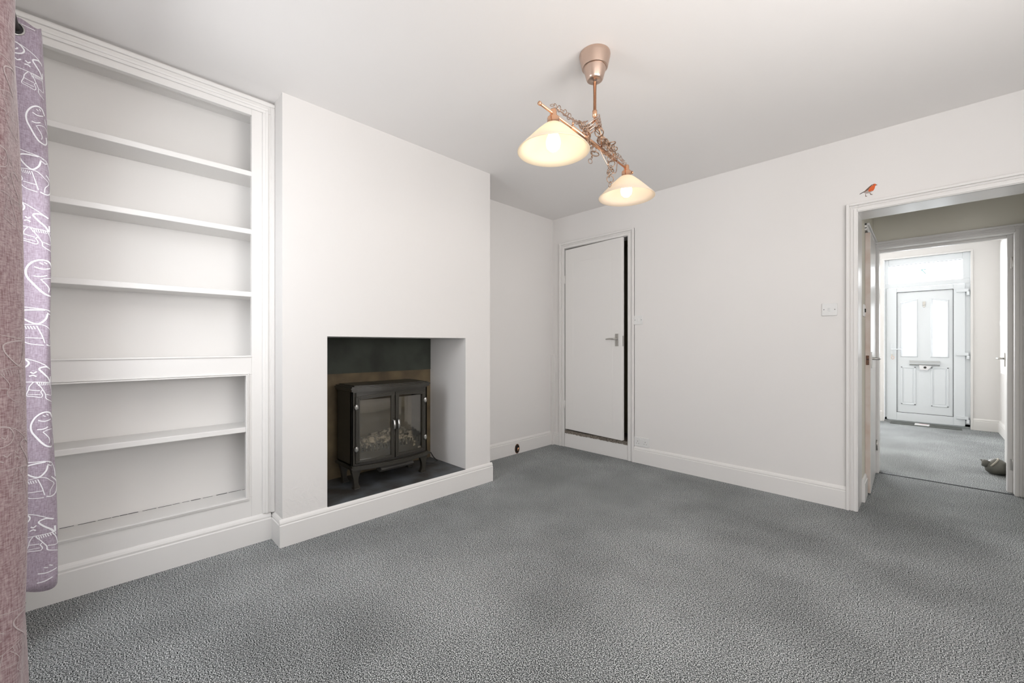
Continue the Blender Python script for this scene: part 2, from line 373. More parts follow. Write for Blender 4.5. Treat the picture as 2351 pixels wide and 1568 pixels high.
# ================================================================ doors
def lever(parent, c, n, side, m='chrome', plate=(.04, .12)):
    """lever handle: c centre of plate, n unit normal (2D), side unit dir (2D) the lever points to."""
    nx, ny = n; sx, sy = side; x, y, z = c; w2, h2 = plate[0]/2, plate[1]/2
    h = MB()
    v = []
    for t in (0, .007):
        for a, b in ((-w2, -h2), (w2, -h2), (w2, h2), (-w2, h2)):
            v.append((x+sx*a+nx*t, y+sy*a+ny*t, z+b))
    h.add(v, [(0, 1, 2, 3), (4, 5, 6, 7), (0, 1, 5, 4), (1, 2, 6, 5), (2, 3, 7, 6), (3, 0, 4, 7)])
    P = lambda a, t, dz=0: (x+sx*a+nx*t, y+sy*a+ny*t, z+dz)
    h.tube([P(0, 0, .01), P(0, .03, .01), P(.006, .042, .01), P(.02, .046, .01), P(.06, .046, .011), P(.10, .045, .008)], [.009, .009, .009, .008, .007, .006], 10)
    return h.build('handle', m, parent, .0015)

# door_1: cupboard door, hinged left and standing slightly open
hx, hy = -2.757, YF-.010
ang = math.atan2(3.494-hy+.0, -2.027-hx)
dd = sdoor('door_1', (hx, hy, .19), 'white cupboard door standing slightly ajar in the far left corner')
ux, uy = math.cos(ang), math.sin(ang); nx, ny = uy, -ux      # normal to the room side (-y)
def dP(a, t): return (hx+ux*a+nx*t, hy+uy*a+ny*t)
Wd = math.hypot(3.494-hy, -2.027-hx)
def dbox(mb, a0, a1, t0, t1, z0, z1, zz=None):
    v = []
    for a in (a0, a1):
        for t in (t0, t1):
            for k, z in enumerate((z0, z1)):
                p = dP(a, t); v.append((p[0], p[1], z))
    return mb.add(v, [(0, 1, 3, 2), (4, 6, 7, 5), (0, 4, 5, 1), (2, 3, 7, 6), (0, 2, 6, 4), (1, 5, 7, 3)])
lf = MB(); dbox(lf, 0, Wd, -.035, 0, .196, 2.145)
leaf = lf.build('door_leaf', 'gloss', dd, .0025)
pm = MB()
for a0, a1, z0, z1 in ((.11, Wd-.11, .33, .333), (.11, Wd-.11, 1.995, 1.998), (.11, .113, .33, 1.998), (Wd-.113, Wd-.11, .33, 1.998),
                       (.125, Wd-.125, .345, .347), (.125, Wd-.125, 1.98, 1.982)):
    dbox(pm, a0, a1, -.001, .0012, z0, z1)
pm.build('panel_moulding', 'gloss', dd)
hc = dP(Wd-.055, 0); lever(dd, (hc[0], hc[1], 1.16), (nx, ny), (-ux, -uy))
kp = MB(); dbox(kp, Wd-.001, Wd+.0015, -.027, -.006, 1.10, 1.20); kp.build('latch_plate', 'chrome', dd)
for z in (1.78, .42):
    hg = MB(); p = dP(-.003, .006); hg.lathe([(.006, z), (.006, z+.085)], (p[0], p[1], 0), 12, caps=True); hg.build('hinge', 'satin', dd)

# door_2: lobby side door (seen edge on), slightly open
e2 = sdoor('door_2', (-.31, 4.72, 0), 'white lobby door seen almost edge on, behind the arch')
l2 = MB(); l2.prism([(-.305, 4.02), (-.273, 4.022), (-.288, 4.735), (-.32, 4.733)], 'z', .012, 1.95); l2.build('door_leaf', 'gloss', e2, .002)
l2 = MB().prism([(-.304, 4.0185), (-.275, 4.0185), (-.275, 4.021), (-.304, 4.021)], 'z', .013, 1.949); l2.build('bare_wood_edge', 'wood', e2)['label'] = 'unpainted pinkish brown door edge'
MB().box(-.299, -.282, 4.015, 4.019, .965, 1.035).build('latch_plate', 'rust', e2, .001)
lever(e2, (-.274, 4.075, 1.0), (1, -.02), (0, 1))
MB().lathe([(.006, .2), (.006, .29)], (-.282, 4.74, 0), 10, caps=True).build('hinge', 'chrome', e2)
# door_3: hall door folded back against the right side
e3 = sdoor('door_3', (.474, 4.90, 0), 'white hall door folded open on the right, hinges showing')
MB().prism([(.474, 4.895), (.506, 5.60), (.54, 5.60), (.509, 4.895)], 'z', .012, 1.93).build('door_leaf', 'gloss', e3, .002)
lever(e3, (.502, 5.53, .985), (-1, .05), (0, -1))
for z in (1.69, .17):
    MB().box(.462, .476, 4.831, 4.8355, z, z+.085).tube([(.4745, 4.829, z), (.4745, 4.829, z+.085)], .005, 10).build('hinge', 'chrome', e3, .001)

# door_4: white upvc front door with transom light
e4 = sdoor('door_4', (.02, YD, 0), 'white front door with two narrow arched glazed panels and a glazed light above')
FX0, FX1, FZB, FZT = -.397, .442, .02, 2.342
f4 = MB()
y0, y1 = 8.085, 8.15
TX0, TX1, TZ0, TZ1 = -.352, .372, 1.993, 2.256        # transom glass
DX0, DX1, DZ0, DZ1 = -.262, .285, .148, 1.858         # leaf panel as seen inside the seals
for a, b, c, d in ((FX0, TX0, TZ0, FZT), (TX1, FX1, TZ0, FZT), (TX0, TX1, TZ1, FZT), (FX0, FX1, 1.93, TZ0)):
    f4.box(a, b, y0, y1, c, d)
f4.box(FX0, -.352, y0, y1, FZB, 1.93).box(.378, FX1, y0, y1, FZB, 1.93).box(FX0, FX1, y0, y1, .0, .06)
f4.build('door_frame', 'upvc', e4, .004)
s4 = MB()     # sash of the door around the panel
for a, b, c, d in ((-.372, DX0-.004, .03, 1.925), (DX1+.004, .395, .03, 1.925), (DX0-.004, DX1+.004, .03, DZ0-.004), (DX0-.004, DX1+.004, DZ1+.004, 1.925)):
    s4.box(a, b, 8.07, 8.13, c, d)
s4.build('sash', 'upvc', e4, .004)
MB().box(-.35, .38, 8.115, 8.14, .03, 1.92).build('seal', 'seam', e4) if False else None
sl = MB()
for a, b, c, d in ((DX0-.005, DX0, DZ0, DZ1), (DX1, DX1+.005, DZ0, DZ1), (DX0-.005, DX1+.005, DZ0-.005, DZ0), (DX0-.005, DX1+.005, DZ1, DZ1+.005)):
    sl.box(a, b, 8.071, 8.12, c, d)
sl.box(TX0, TX1, 8.10, 8.12, TZ1-.004, TZ1+.001)
sl.build('seal', 'seam', e4)
# leaf with two arched lights: built as polygons round the glass
GL = [(-.203, -.078, .962, 1.69, 1.725), (.097, .221, .962, 1.725, 1.69)]   # x0,x1,z0,ztopL,ztopR
p4 = MB(); ya, yb = 8.082, 8.12
def slab(poly): p4.prism(poly, 'y', ya, yb)
slab([(DX0, DZ0), (DX1, DZ0), (DX1, .962), (DX0, .962)])
slab([(DX0, .962), (-.203, .962), (-.203, DZ1), (DX0, DZ1)])
slab([(-.078, .962), (.097, .962), (.097, DZ1), (-.078, DZ1)])
slab([(.221, .962), (DX1, .962), (DX1, DZ1), (.221, DZ1)])
for x0, x1, z0, zl, zr in GL: slab([(x0, zl), (x1, zr), (x1, DZ1), (x0, DZ1)])
p4.build('door_panel', 'upvc', e4)
for x0, x1, z0, zl, zr in GL:
    b = MB(); pts = [(x0, z0), (x1, z0), (x1, zr), (x0, zl)]
    pts = [Vector((p[0], 8.080, p[1])) for p in pts]
    c = sum(pts, Vector())/4
    out = [Vector((p.x+(-.030 if p.x < c.x else .030), 8.078, p.z+(-.030 if p.z < c.z else .033))) for p in pts]
    o2 = [Vector((p.x, 8.083, p.z)) for p in out]; mid = [(p*0.45+q*.55)+Vector((0, -.009, 0)) for p, q in zip(pts, out)]
    v = [tuple(p) for p in pts+mid+o2]
    b.add(v, [(i, (i+1) % 4, (i+1) % 4+4, i+4) for i in range(4)]+[(i+4, (i+1) % 4+4, (i+1) % 4+8, i+8) for i in range(4)])
    b.build('glazing_bead', 'upvc', e4)
    MB().prism([(x0-.005, z0-.005), (x1+.005, z0-.005), (x1+.005, zr+.005), (x0-.005, zl+.005)], 'y', 8.098, 8.104).build('frosted_pane', 'frost', e4)['label'] = 'bright frosted glass'
MB().box(TX0-.004, TX1+.004, 8.115, 8.121, TZ0-.004, TZ1+.004).build('transom_pane', 'frost', e4)['label'] = 'bright glass above the door'
# reversed house number on the transom glass
MB().prism([(-.018, 2.168), (.028, 2.168), (.028, 2.157), (-.018, 2.157)], 'y', 8.110, 8.112).prism([(-.018, 2.160), (-.008, 2.160), (.032, 2.105), (.024, 2.100)], 'y', 8.110, 8.112).build('house_number', 'num', e4)
bd = MB()
for x0, x1 in ((-.222, -.072), (.078, .245)):       # raised lower panels
    z0, z1 = .262, .80
    for a, b, c, d in ((x0, x1, z0, z0+.016), (x0, x1, z1-.016, z1), (x0, x0+.016, z0, z1), (x1-.016, x1, z0, z1)):
        bd.box(a, b, 8.073, 8.083, c, d)
    bd.box(x0+.03, x1-.03, 8.078, 8.083, z0+.03, z1-.03)
bd.build('raised_panel', 'upvc', e4, .004)
MB().box(-.136, .162, 8.068, 8.083, .855, .888).prism([(8.083, .818), (8.060, .822), (8.058, .842), (8.068, .856), (8.083, .856)], 'x', -.136, .162).build('letterbox', 'steel', e4, .002)
MB().box(-.004, .026, 8.072, 8.083, 1.665, 1.712).lathe([(.014, 8.070), (.014, 8.082)], (.011, 0, 1.648), 14, ax='y', caps=True).build('spy_hole', 'chrome', e4, .001)
MB().box(-.332, -.305, 8.064, 8.071, .93, 1.13).tube([(-.318, 8.068, 1.045), (-.318, 8.035, 1.045), (-.30, 8.028, 1.045), (-.215, 8.028, 1.045)], .008, 8).build('handle', 'upvc', e4, .001)
MB().lathe([(.008, 8.056), (.008, 8.066)], (-.316, 0, .962), 12, ax='y', caps=True).build('lock', 'chrome', e4)
for z in (1.83, .985, .14):
    MB().box(.315, .425, 8.045, 8.072, z-.018, z+.022).box(.405, .432, 8.035, 8.072, z-.065, z-.018).build('hinge', 'upvc', e4, .004)
struct('trim_11', MB().box(-.397, .442, 8.05, 8.2, 0, .022), 'steel')

# ================================================================ things
# ---- bookcase in the left alcove
bc = thing('alcove_bookcase', (-2.75, .16, 0), 'white built-in bookcase with framed open shelves filling the left alcove', 'bookcase')
BY0 = -.34
XB = -2.865
fr = MB(); x0, x1 = XF-.03, XF
U1, L1 = .578, .552       # right edges of upper and lower openings
LY, = (-.27,)             # left edge of the openings (behind the curtain)
fr.box(x0, x1, BY0, LY, .15, ZC).box(x0, x1, U1, .69, .15, ZC).box(x0, x1, LY, U1, 2.408, ZC)
fr.box(x0, x1, LY, U1, .950, 1.056).box(x0, x1, LY, U1, .15, .262).box(x0, x1, L1, U1, .262, .950)
fr.build('face_frame', 'satin', bc, .002)
mo = MB()    # moulding round the outside
for o0, o1, t in ((0, .0595, .012), (.014, .028, .018), (.040, .0595, .024)):
    mo.box(XF, XF+t, .630+o0, .630+o1, .153, 2.44+o0).box(XF, XF+t, BY0, .630+o1, 2.44+o0, 2.44+o1)
mo.build('frame_moulding', 'satin', bc, .003)
bm_ = MB()   # bead round the lower opening
for o, t in ((0, .010), (.008, .006)):
    bm_.box(XF, XF+t, L1-.002+o, L1+.006+o, .262-o, .944+o).box(XF, XF+t, LY, L1+.006+o, .254-o, .262-o).box(XF, XF+t, LY, L1+.006+o, .944+o, .950+o)
bm_.box(XF, XF+.006, LY, U1, 1.047, 1.053)
bm_.build('bead', 'satin', bc, .002)
pl = MB().prism([(XF, 0), (XF+.018, 0), (XF+.018, .118), (XF+.012, .122), (XF+.014, .132), (XF+.010, .142), (XF+.004, .15), (XF, .152)], 'y', BY0, .673)
pl.build('plinth', 'satin', bc)
MB().box(XB-.015, XB, BY0, .69, .24, ZC).box(XB, XF-.03, BY0, BY0+.02, .24, ZC).box(XB, XF-.03, .672, .69, .24, ZC).build('back_panel', 'satin', bc)
for z in (2.065, 1.739, 1.386, .628):
    MB().box(XB, XF-.004, BY0+.02, .672, z, z+.028).build('shelf', 'satin', bc, .003)
MB().box(XB, XF-.03, BY0+.02, .672, .235, .250).build('bottom_board', 'satin', bc)
MB().box(XB, XF-.03, BY0+.02, .672, 1.02, 1.045).build('middle_board', 'satin', bc)
MB().box(XB, XF-.03, BY0+.02, .672, 2.45, 2.47).build('top_board', 'satin', bc)
ck = MB(); yy = -.25     # crack along the back of the bottom board
while yy < .62:
    l = random.uniform(.02, .06); ck.box(XB, XB+.001+random.random()*.0025, yy, yy+l, .2495, .2508+random.random()*.0015); yy += l+random.uniform(0, .02)
ck.build('crack', 'hole', bc)

# ---- hearth slab
tag(MB().box(-2.985, XC+.004, FY0+.001, FY1-.001, .12, .152).build('hearth_slab', 'slate', None, .003), 'dark slate hearth on the floor of the fireplace opening', 'hearth')

# ---- electric stove
st = thing('electric_stove', (-2.78, 1.44, .152), 'black cast-iron style electric stove with double glass doors in the fireplace', 'stove')
SY0, SY1 = 1.150, 1.735; SC = (SY0+SY1)/2; XS, XK = -2.668, -2.90     # front plane at the ends and back
def bow(y, amt=.045): 
    q = (y-SC)/((SY1-SY0)/2); return amt*(1-q*q)
def bowpoly(ya, yb, xfront, xback, n=16, amt=.045, ext=0):
    p = [(xback, ya), (xback, yb)]
    for i in range(n+1):
        y = yb+(ya-yb)*i/n; p.append((xfront+bow(y, amt)+ext, y))
    return p
# body shell: sides, back, inner floor, top
MB().box(XK, XS, SY0, SY0+.012, .30, .80).box(XK, XS, SY1-.012, SY1, .30, .80).box(XK, XK+.01, SY0, SY1, .30, .80).build('body', 'cast', st, .002)
MB().prism(bowpoly(SY0, SY1, XS-.005, XK, amt=.04), 'z', .30, .318).build('inner_floor', 'castd', st)
# front frame (posts at each side + rails following the bow)
ff = MB()
ff.box(XS-.02, XS, SY0, SY0+.03, .30, .80).box(XS-.02, XS, SY1-.03, SY1, .30, .80)
def bowbar(mb, ya, yb, z0, z1, xo, t, n=10, arch=0, mi=0):
    """bar following the bowed front, bottom z0 and top z1 (arch raises the top towards the centre)."""
    for i in range(n):
        a = ya+(yb-ya)*i/n; b = ya+(yb-ya)*(i+1)/n
        za = arch*(1-((a-SC)/.29)**2); zb = arch*(1-((b-SC)/.29)**2)
        v = []
        for y, dz in ((a, za), (b, zb)):
            xf = XS+xo+bow(y)
            v += [(xf-t, y, z0+(dz if arch else 0)), (xf, y, z0+(dz if arch else 0)), (xf, y, z1+dz), (xf-t, y, z1+dz)]
        mb.add(v, [(0, 1, 5, 4), (1, 2, 6, 5), (2, 3, 7, 6), (3, 0, 4, 7)]+([(0, 1, 2, 3)] if i == 0 else [])+([(4, 5, 6, 7)] if i == n-1 else []), mi)
bowbar(ff, SY0+.03, SY1-.03, .76, .80, -.004, .012, 12, 0)
ff.build('front_frame', 'cast', st, .002)
# top plate with moulded edge
tp = MB()
for z0, z1, e in ((.796, .806, -.006), (.804, .818, .008), (.818, .828, .014), (.828, .836, .004), (.836, .842, -.02)):
    p = [(XK-.01, SY0-e-.004), (XK-.01, SY1+e+.004)]
    for i in range(17):
        y = SY1+e+(SY0-SY1-2*e)*i/16; p.append((XS+bow(max(min(y, SY1), SY0), .05)+e+.012, y))
    tp.prism(p, 'z', z0, z1)
tp.build('top_plate', 'cast', st, .002)
# base plate
bp_ = MB()
for z0, z1, e in ((.280, .294, 0), (.290, .304, .012), (.302, .310, .004)):
    p = [(XK-.005, SY0-e), (XK-.005, SY1+e)]
    for i in range(17):
        y = SY1+e+(SY0-SY1-2*e)*i/16; p.append((XS+bow(max(min(y, SY1), SY0), .055)+e+.014, y))
    bp_.prism(p, 'z', z0, z1)
bp_.build('base_plate', 'cast', st, .002)
MB().prism([(-2.70, .262), (-2.64, .238), (-2.615, .246), (-2.60, .262), (-2.62, .282), (-2.80, .282)], 'y', 1.33, 1.58).build('ash_tray', 'castd', st, .003)
# legs (sabre shape)
for sy, yy in ((-1, SY0+.035), (1, SY1-.035)):
    for xx in (XS+.005, XK+.05):
        lg = MB()
        prof = [(-.036, .282), (.036, .282), (.022, .255), (.012, .225), (.010, .195), (.016, .175), (.024, .162), (.024, .154), (-.016, .154), (-.016, .165), (-.018, .20), (-.026, .24)]
        lg.prism([(yy-sy*a, z-0.0) for a, z in prof], 'x', xx-.03, xx)
        lg.box(xx-.034, xx+.012, yy-.022, yy+.022, .152, .160)
        lg.build('leg', 'cast', st, .004)
# glazed doors
for s, (ya, yb) in enumerate(((1.176, 1.437), (1.446, 1.706))):
    d = MB(); fw = .024
    def post(a, b):
        bowbar(d, a, b, .322, .762, .006, .018, 2, 0)
    # side posts with heights following the arch
    bowbar(d, ya+fw, yb-fw, .322, .345, .006, .018, 8, 0)
    for a, b in ((ya, ya+fw), (yb-fw, yb)):
        n = 2
        for i in range(n):
            q0 = a+(b-a)*i/n; q1 = a+(b-a)*(i+1)/n; v = []
            for y in (q0, q1):
                xf = XS+.006+bow(y); zt = .762+.022*(1-((y-SC)/.29)**2)
                v += [(xf-.018, y, .322), (xf, y, .322), (xf, y, zt), (xf-.018, y, zt)]
            d.add(v, [(0, 1, 5, 4), (1, 2, 6, 5), (2, 3, 7, 6), (3, 0, 4, 7), (0, 1, 2, 3), (4, 5, 6, 7)])
    bowbar(d, ya+fw, yb-fw, .738, .762, .006, .018, 8, .022)
    # raised inner bead
    bowbar(d, ya+.008, yb-.008, .330, .336, .010, .006, 8, 0); bowbar(d, ya+.008, yb-.008, .750, .756, .010, .006, 8, .022)
    do = d.build('stove_door', 'cast', st, .002)
    g = MB(); bowbar(g, ya+fw-.003, yb-fw+.003, .34, .745, -.004, .003, 8, 0); gp = g.build('glass_pane', 'stoveglass', do)
    gp.matrix_parent_inverse = Matrix()
    gp.matrix_parent_inverse = do.matrix_world.inverted() if False else Matrix()
    gp.parent = do; gp.matrix_parent_inverse = Matrix.Translation((-2.78*0, 0, 0))
    hy_ = yb-.012 if s == 0 else ya+.012
    xh = XS+.008+bow(hy_)
    k = MB().tube([(xh, hy_, .525), (xh+.018, hy_, .532), (xh+.021, hy_, .555), (xh+.018, hy_, .585), (xh, hy_, .592)], [.006, .0075, .0085, .0075, .006], 10)
    kk = k.build('handle', 'chrome', do); kk['label'] = 'shiny silver handle'
    for z in (.42, .70):
        yh = ya if s == 0 else yb
        MB().lathe([(.0075, z-.018), (.009, z-.012), (.009, z+.012), (.0075, z+.018)], (XS+.012+bow(yh), yh, 0), 12, caps=True).box(XS+.004+bow(yh), XS+.014+bow(yh), yh-.012, yh+.012, z-.010, z+.010).build('hinge', 'chrome', do)
# fender with slots
fe = MB()
bowbar(fe, SY0+.035, SY1-.035, .318, .385, -.040, .006, 20, 0)
ny_ = 19
for i in range(ny_):
    y = SY0+.045+(SY1-SY0-.09)*i/(ny_-1)
    bowbar(fe, y-.0065, y+.0065, .385, .425, -.040, .006, 1, 0)
    if i % 2 == 0: bowbar(fe, y-.010, y+.010, .418, .432, -.038, .008, 1, 0)
fe.build('fender', 'fender', st, .001)
# coal bed
import bmesh
def lump(c, r, seed, sq=(1, 1, 1)):
    rr = random.Random(seed); bm = bmesh.new(); bmesh.ops.create_icosphere(bm, subdivisions=2, radius=1)
    ph = [rr.uniform(0, 6) for _ in range(6)]
    for v in bm.verts:
        k = 1+.16*math.sin(3*v.co.x+ph[0])+.14*math.sin(4*v.co.y+ph[1])+.1*math.sin(5*v.co.z+ph[2])+rr.uniform(-.07, .07)
        v.co = Vector((v.co.x*k*r*sq[0]+c[0], v.co.y*k*r*sq[1]+c[1], v.co.z*k*r*sq[2]+c[2]))
    vs = [tuple(v.co) for v in bm.verts]; fs = [tuple(v.index for v in f.verts) for f in bm.faces]; bm.free(); return vs, fs
cb = MB()
for i in range(46):
    y = random.uniform(SY0+.05, SY1-.05); x = random.uniform(-2.84, -2.70); z = .36+random.random()*.075
    cb.add(*lump((x, y, z), random.uniform(.022, .036), i))
for a, b in (((-2.80, 1.22, .44), (-2.72, 1.40, .43)), ((-2.78, 1.60, .46), (-2.74, 1.45, .46)), ((-2.82, 1.35, .45), (-2.80, 1.62, .47))):
    cb.tube([a, tuple((p+q)/2+.012 for p, q in zip(a, b)), b], [.024, .028, .022], 9)
cb.box(-2.86, -2.69, SY0+.03, SY1-.03, .318, .35)
co = cb.build('coal_bed', 'coal', st); co['label'] = 'grey coals and logs behind the glass'; co['kind'] = 'stuff'
MB().box(-2.87, -2.865, SY0+.015, SY1-.015, .318, .79).build('flame_screen', 'screen', st)

# power cord of the stove
cp = [(-2.89, 1.745, .40), (-2.88, 1.79, .25), (-2.84, 1.83, .165), (-2.80, 1.88, .158), (-2.82, 1.935, .158), (-2.90, 1.95, .17), (-2.95, 1.955, .20)]
MB().tube(cp, .004, 8).build('power_cord', 'castd', st)

# ---- wall plates
def plate(name, x0, x1, z0, z1, y, label, cat, kind):
    e = thing(name, ((x0+x1)/2, y, z0), label, cat)
    MB().box(x0, x1, y-.009, y, z0, z1).build('plate', 'plastic', e, .003)
    cx, cz = (x0+x1)/2, (z0+z1)/2
    if kind == 'switch':
        MB().prism([(y-.014, cz+.012), (y-.010, cz-.012), (y-.006, cz-.012), (y-.006, cz+.012)], 'x', cx-.006, cx+.006).build('rocker', 'plastic', e, .001)
        for d in (-.030, .030): MB().lathe([(.0028, y-.0105), (.0028, y-.008)], (cx+d, 0, cz), 10, ax='y', caps=True).build('screw', 'hole', e)
    elif kind == 'spur':
        MB().box(cx-.010, cx+.010, y-.013, y-.006, cz-.015, cz+.015).build('rocker', 'plastic', e, .001)
        for d in (-.032, .032): MB().lathe([(.003, y-.0105), (.003, y-.008)], (cx+d, 0, cz), 10, ax='y', caps=True).build('screw', 'hole', e)
    else:
        for s in (-.038, .038):
            h = MB()
            h.box(cx+s-.002, cx+s+.002, y-.0095, y-.006, cz-.000, cz+.009)
            for d in (-.011, .011): h.box(cx+s+d-.003, cx+s+d+.003, y-.0095, y-.006, cz-.018, cz-.0145)
            h.build('pin_holes', 'hole', e)
        for d in (-.012, .012): MB().box(cx+d-.006, cx+d+.006, y-.0125, y-.007, cz+.012, cz+.030).build('rocker', 'plastic', e, .001)
    return e
plate('light_switch', -1.937, -1.851, 1.305, 1.391, YF, 'white double wall switch beside the cupboard door frame', 'light switch', 'spur')
plate('light_switch', -.501, -.415, 1.317, 1.403, YF, 'white single light switch on the wall left of the wide doorway', 'light switch', 'switch')
plate('power_socket', -1.935, -1.787, .157, .243, YF, 'white double power socket just above the skirting by the cupboard', 'socket', 'socket')
# lobby switch is on a wall facing +x
e = thing('light_switch', (-.305, 3.89, 1.33), 'small white light switch inside the lobby, seen edge on through the doorway', 'light switch')
MB().box(-.305, -.296, 3.85, 3.936, 1.32, 1.406).build('plate', 'plastic', e, .003)
MB().box(-.298, -.290, 3.887, 3.899, 1.35, 1.376).build('rocker', 'hole', e)

# ---- pipe hole in alcove skirting
pe = thing('pipe_outlet', (XL+.017, 2.975, .05), 'small rusty oval pipe outlet in the skirting right of the chimney', 'pipe outlet')
def oval(r1, r2, x, n=24): return [(2.975+r1*math.cos(2*PI*k/n), .052+r2*math.sin(2*PI*k/n)) for k in range(n)]
MB().prism(oval(.030, .046, 0), 'x', XL+.015, XL+.0185).build('dark_opening', 'hole', pe)
MB().tube([(XL+.019, a, b) for a, b in oval(.029, .045, 0)], .004, 8, closed=True).build('rim', 'rust', pe)
MB().tube([(XL+.012, 2.972, .036), (XL+.030, 2.974, .040), (XL+.034, 2.976, .066)], .009, 10).build('pipe_end', 'copper', pe)

# ---- robin wall sticker (a flat decal)
rb = thing('robin_sticker', (-.252, YF, 2.094), 'small robin sticker with orange breast on the wall above the doorway corner', 'wall sticker')
# pixel drawing -> metres: 370..725 px of an 8.71x zoom across, at about 0.26 mm per zoom px
kx = .0875/355
def rp(pts): return [(-.298+(a-365)*kx, 2.096+(640-b)*.000293) for a, b in pts]
yb_ = YF-.0012
def decal(name, pts, m, d): return MB().prism(rp(pts), 'y', YF-.0002, yb_-d).build(name, m, rb)
decal('body', [(440, 530), (500, 480), (560, 430), (610, 398), (655, 386), (690, 395), (705, 415), (700, 432), (680, 445), (668, 490), (640, 535), (600, 562), (550, 576), (500, 572), (465, 552)], 'rgrey', 0)
decal('back', [(440, 532), (500, 478), (560, 430), (610, 398), (640, 390), (600, 430), (560, 470), (540, 500), (500, 515), (460, 535)], 'rbrown', .0003)
decal('breast', [(640, 392), (660, 388), (692, 397), (703, 415), (695, 432), (680, 445), (668, 495), (650, 528), (625, 545), (612, 530), (575, 545), (545, 535), (545, 500), (575, 455), (615, 420), (640, 415)], 'red', .0005)
decal('tail', [(365, 552), (440, 518), (470, 512), (455, 530), (370, 563)], 'ink', .0004)
decal('beak', [(700, 412), (726, 428), (700, 430)], 'ink', .0004)
decal('eye', [(640, 402), (664, 402), (664, 414), (645, 416)], 'ink', .0007)
for pts in ([(486, 570), (493, 570), (494, 622), (520, 634), (515, 640), (482, 636)], [(565, 572), (575, 572), (604, 606), (630, 616), (628, 624), (592, 618)]):
    decal('leg', pts, 'rbrown', .0001)

# ---- pendant lamp
LXY = lambda t: Vector((-1.085-.057*t, 1.32+.695*t, 0))     # t=0 near shade, 1 far shade
C_ = LXY(.5); ZB = 2.08; bdir = Vector((-.057, .695, 0)).normalized(); side = Vector((bdir.y, -bdir.x, 0))
pl_ = thing('pendant_lamp', (C_.x, C_.y, ZC), 'two-shade bar pendant lamp of brushed coppery metal with white cone shades, lit', 'ceiling lamp')
rs_ = MB()
for pf in ([(0, ZC-.0005), (.072, ZC-.0005)], [(.0725, ZC-.001), (.074, ZC-.008), (.072, ZC-.02), (.0615, ZC-.066)], [(.0615, ZC-.066), (.0605, ZC-.0675), (.0535, ZC-.068)], [(.0535, ZC-.068), (.0525, ZC-.075), (.0405, ZC-.117), (.038, ZC-.124), (.034, ZC-.127)], [(.034, ZC-.127), (.012, ZC-.1275), (.009, ZC-.134), (0, ZC-.134)]):
    rs_.lathe(pf, (C_.x, C_.y, 0), 48)
rs_.build('ceiling_rose', 'rose', pl_)
MB().lathe([(0, 2.39), (.0078, 2.389), (.0078, 2.245), (.0115, 2.243), (.0115, 2.215), (.006, 2.212), (.006, 2.195), (0, 2.195)], (C_.x, C_.y, 0), 16).build('rod', 'copper', pl_)
def bp3(t, z=ZB, o=0): p = LXY(t)+side*o; return (p.x, p.y, z)
a0, a1 = bp3(-.135), bp3(1.10)
MB().tube([a0, a1], .0055, 12).tube([bp3(-.143), bp3(-.130)], .008, 12).tube([bp3(1.095), bp3(1.107)], .008, 12).build('bar', 'copper', pl_)
MB().tube([bp3(.20), bp3(.80)], .0095, 14).build('bar_sleeve', 'copper', pl_)
for t in (.22, .78): MB().tube([bp3(t, ZB+.008), bp3(t, ZB+.018)], .0025, 8).lathe([(0, ZB+.030), (.005, ZB+.027), (.006, ZB+.022), (.004, ZB+.018), (0, ZB+.017)], (bp3(t)[0], bp3(t)[1], 0), 10).build('thumb_screw', 'copper', pl_)
# hanger: two bent wires from the rod to the sleeve
hb = MB()
for s in (-1, 1):
    hb.tube([(C_.x, C_.y, 2.20), bp3(.5+s*.02, 2.17, s*.012), bp3(.5+s*.05, 2.13, s*.016), bp3(.5+s*.085, ZB+.01, s*.004)], .0035, 8)
hb.build('hanger', 'copper', pl_)
# supply cable coiled and looping along the bar
cbm = []
for i in range(120):
    a = i/119; ang_ = a*2*PI*3.2
    cbm.append((C_.x+.035*math.cos(ang_)*side.x+.010*(a-.5)+bdir.x*.045*math.sin(ang_), C_.y+.035*math.cos(ang_)*side.y+bdir.y*.045*math.sin(ang_)-.02, 2.185+.032*math.sin(ang_+.7)-.05*a))
MB().tube([(C_.x, C_.y, 2.20)]+cbm, .0032, 7).build('cable_coil', 'rose', pl_)
def sag(t0, t1, z0, z1, dz, n=14, o=.012):
    return [bp3(t0+(t1-t0)*i/n, z0+(z1-z0)*i/n-dz*4*(i/n)*(1-i/n), o*math.sin(PI*i/n)) for i in range(n+1)]
cl = MB().tube(sag(.04, .40, 2.115, 2.165, .03), .0028, 7).tube(sag(.6, .97, 2.14, 2.115, .035), .0028, 7).tube(sag(.55, .84, 2.09, 2.10, .115, o=.03), .0026, 7)
cl.build('cable', 'rose', pl_)
SHP = [(.026, 2.036), (.034, 2.033), (.046, 2.024), (.072, 2.001), (.102, 1.971), (.128, 1.945), (.147, 1.926), (.150, 1.922), (.147, 1.921), (.125, 1.941), (.099, 1.967), (.069, 1.996), (.043, 2.019), (.032, 2.028), (.026, 2.030)]
